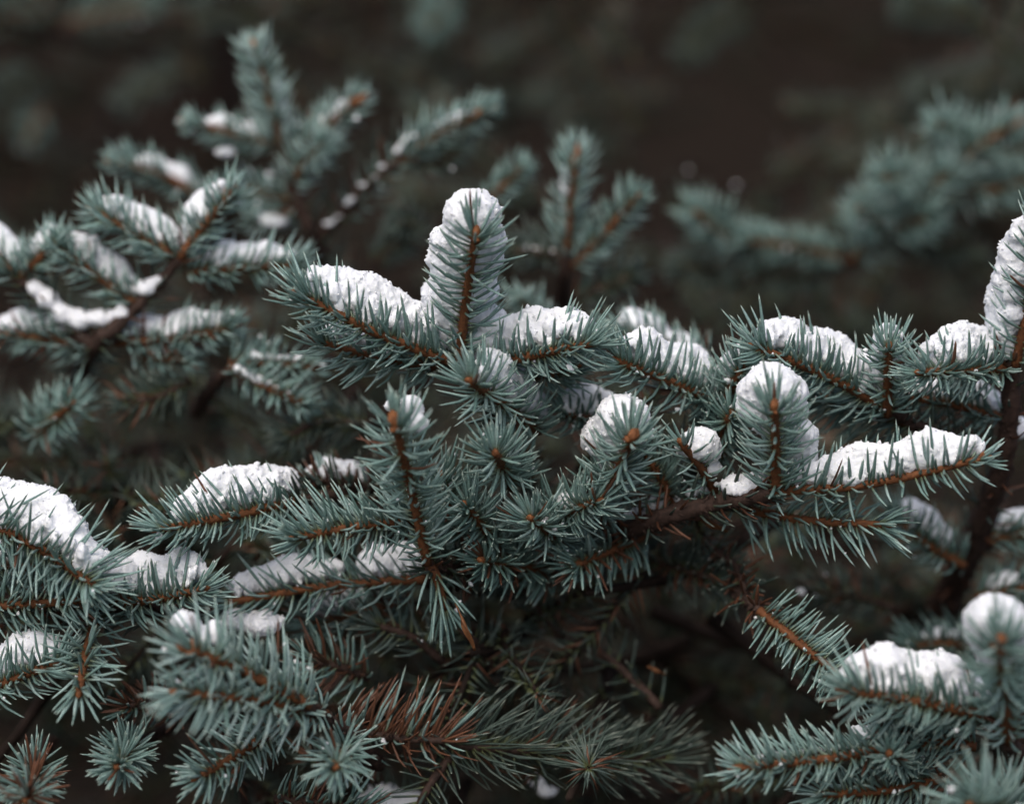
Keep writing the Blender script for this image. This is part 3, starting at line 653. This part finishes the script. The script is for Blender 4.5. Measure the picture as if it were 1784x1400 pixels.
branch('far blurred spruce bough rising to the upper right edge',
    [S((1380, 480, 420), (1520, 430, 360), (1660, 300, 335), (1790, 200, 320), r0=6, r1=3.4)],
    [S((1640, 320, 335), (1700, 262, 322), (1760, 222, 312), nl=76, buds=2, bs=.012),
     S((1600, 350, 340), (1570, 320, 325), (1545, 310, 300), nl=76, buds=1),
     S((1540, 410, 352), (1520, 385, 335), (1498, 365, 310), nl=76, buds=1),
     S((1660, 330, 345), (1730, 330, 335), (1800, 310, 325), nl=76, buds=1),
     S((1700, 270, 335), (1660, 230, 325), (1640, 220, 312), nl=70, buds=1),
     S((1560, 410, 350), (1610, 345, 335), (1650, 300, 318), nl=74, buds=0),
     S((1480, 455, 365), (1560, 400, 345), (1620, 380, 325), nl=72, buds=0, tone=.4),
     S((1720, 260, 330), (1770, 260, 322), (1810, 250, 315), nl=76, buds=0),
     S((1470, 450, 375), (1380, 430, 358), (1300, 420, 345), nl=54, buds=1, tone=.35),
     S((1330, 450, 370), (1260, 410, 350), (1215, 372, 330), nl=70, buds=1, tone=.4),
     S((1290, 500, 380), (1240, 470, 370), (1180, 465, 360), nl=50, buds=0, mat=M_DARK, tone=.8),
     S((1440, 480, 380), (1340, 480, 370), (1280, 490, 365), nl=56, buds=0, mat=M_DARK, tone=.7),
     S((1700, 420, 380), (1640, 430, 375), (1580, 420, 370), nl=66, buds=0, mat=M_DARK, tone=.6)], lod=1)
snow('faint snow fleck in the dark left of the far right bough', free=[(1357, 232, 420, 4, 4), (1352, 241, 424, 3, 5), (1350, 286, 420, 3, 3), (1360, 292, 422, 3, 2), (1346, 297, 418, 2, 3), (1283, 322, 430, 5, 4), (1290, 331, 426, 4, 5), (1200, 296, 440, 3, 3)], voxel=.0011, rough=.5, multi='snow flecks in the dark')
branch('very blurred spruce branch along the top left edge',
    [S((-40, 60, 760), (140, 50, 740), (320, 30, 720), r0=6, r1=3)],
    [S((-40, 40, 750), (20, 26, 735), (60, 22, 720), nl=60, buds=0, dens=1.0, tone=.25), S((120, 40, 740), (200, 20, 730), (260, 14, 720), nl=58, buds=1, dens=1.0, tone=.25),
     S((330, 40, 730), (400, 20, 720), (470, 30, 710), nl=56, buds=1, mat=M_DARK, tone=.8), S((330, 120, 740), (270, 150, 735), (220, 180, 730), nl=54, buds=1, mat=M_DARK, tone=.9),
     S((70, 120, 740), (40, 150, 735), (0, 160, 730), nl=54, buds=1, mat=M_DARK, tone=.8), S((80, 190, 730), (65, 215, 720), (50, 245, 700), nl=50, buds=1, dens=1.0, tone=.25)], lod=1)
branch('very blurred spruce rosette at the top edge, left of the centre',
    [S((800, -60, 760), (780, 0, 720), r0=5, r1=3)], [S((780, 0, 720), (765, 25, 670), (752, 44, 600), nl=66, buds=1, tone=.3, dens=.8)], lod=1)
branch('very blurred dark spruce sprays at the upper right',
    [S((1850, 40, 800), (1700, 90, 760), (1620, 140, 740), r0=6, r1=3)],
    [S((1800, 130, 760), (1700, 140, 745), (1610, 165, 735), nl=64, buds=0, mat=M_DARK, tone=.8), S((1700, 30, 760), (1640, 20, 745), (1580, 20, 735), nl=64, buds=0, mat=M_DARK, tone=.6),
     S((1300, 20, 790), (1240, 50, 780), (1200, 90, 770), nl=60, buds=0, mat=M_DARK, tone=.6)], lod=1)
branch('blurred snow spotted spruce shoots behind the dark upright stem at lower right',
    [S((1640, 1080, 260), (1690, 980, 150), (1740, 930, 120), r0=4, r1=2.6)],
    [S((1680, 985, 120), (1620, 950, 108), (1560, 905, 100), nl=72, id='r1', buds=0, tone=.3), S((1720, 940, 120), (1780, 930, 115), (1840, 925, 110), nl=70, id='r2', buds=0, tone=.35),
     S((1700, 1040, 130), (1750, 1030, 125), (1810, 1020, 120), nl=66, id='r3', buds=0, tone=.25), S((1560, 1060, 170), (1500, 1040, 165), (1420, 1030, 160), nl=66, buds=0, mat=M_DARK, tone=.4, dead=.3),
     S((1720, 1130, 150), (1650, 1120, 140), (1590, 1125, 130), nl=66, id='r4', buds=0, tone=.15)], lod=1)
snow('striped blurred snow hanging left of the dark upright stem', ('r1', .25, 1., 62, dict(wd=46)), voxel=.0015)
snow('blurred snow right of the dark upright stem at the edge', ('r2', .1, .9, 44, dict(wd=36)), free=[(1775, 745, 70, 20, 24)], voxel=.0015, multi='blurred snow right of the dark stem')
snow('small blurred snow spot above the domed corner tip', ('r3', .2, .8, 34, dict(wd=28)), ('r4', .1, .9, 30, dict(wd=28)), free=[(1395, 1030, 150, 10, 8), (1420, 1036, 150, 8, 7)], voxel=.0015, multi='blurred snow spots above the corner tip')
snow('blurred snow patch at the bottom edge under the red dead needles', free=[(665, 1385, 80, 40, 22), (710, 1396, 80, 36, 16), (640, 1398, 82, 24, 20)], voxel=.0015, multi='snow patches at the bottom edge')
snow('dim snow spot under the dark curved needles', free=[(935, 1358, 120, 16, 12), (955, 1378, 120, 20, 9), (965, 1028, 120, 6, 7), (922, 1092, 120, 5, 5)], voxel=.0015, multi='dim snow spots in the dark below')

# ------------------------------------------------------------------ dried leaves caught in the twigs
M_LEAF = bark_mat('dried_leaf', (0.09, 0.038, 0.016), (0.22, 0.095, 0.04), 180, 0.6)
def leaf(pts, wd, label):
    c, ln = spline(px(pts), 14); T, A, B = frames(c); V = []
    for i in range(14):
        u = i / 13; h = U(wd) * math.sin(math.pi * min(1, u * 0.9 + 0.06)) ** 0.8; tw = 0.9 * u + 0.3
        sd = A[i] * math.cos(tw) + B[i] * math.sin(tw); nn = np.cross(T[i], sd)
        for k in (-1, -.5, 0, .5, 1): V.append(c[i] + sd * h * k + nn * h * 0.5 * k * k + nn * 0.0006 * math.sin(9 * u + 3 * k))
    Q = [[i * 5 + j, i * 5 + j + 1, i * 5 + 6 + j, i * 5 + 5 + j] for i in range(13) for j in range(4)]
    V = np.array(V); o = V.mean(0); ob = link('dried_leaf', mk_mesh('dried_leaf', V - o, Q, None, None, True, (M_LEAF,))); ob.location = o
    md = ob.modifiers.new('thickness', 'SOLIDIFY'); md.thickness = 0.0004
    tag(ob, label, 'dried leaf', 'dried leaves caught in the twigs')
leaf([(795, 1050, 5), (810, 1085, 0), (828, 1132, 5)], 7, 'long orange brown dried leaf hanging in the dark below the centre')
leaf([(1215, 900, 45), (1240, 908, 40), (1268, 925, 42)], 12, 'pale brown curled dried leaf under the thick dark branch')
leaf([(1128, 1160, 85), (1145, 1166, 82), (1160, 1174, 84)], 6, 'small red brown dried scrap beside the dim bare twig')

# ------------------------------------------------------------------ snow crumbs caught on needles
def crumbs():
    p = np.concatenate([a for a in CRUMBS]) if CRUMBS else np.zeros((0, 3)); n = len(p)
    if not n: return
    iv, f8 = _ico(1)
    o8 = iv
    sk = np.concatenate(SKIN); p = np.concatenate([p, sk]); sz = np.r_[np.full(n, 0.00062), np.full(len(sk), 0.00045)]; n = len(p)
    V = p[:, None] + sz[:, None, None] * o8[None] * RNG.lognormal(0, 0.45, (n, 1, 1)) * RNG.uniform(0.55, 1.45, (n, 12, 1))
    o = link('snow_crumbs', mk_mesh('snow_crumbs', V.reshape(-1, 3), None, (f8[None] + (np.arange(n) * 12)[:, None, None]).reshape(-1, 3), None, True, (M_SNOW,)))
    tag(o, 'loose crumbs of snow caught among the spruce needles', None, None, 'stuff')
crumbs()
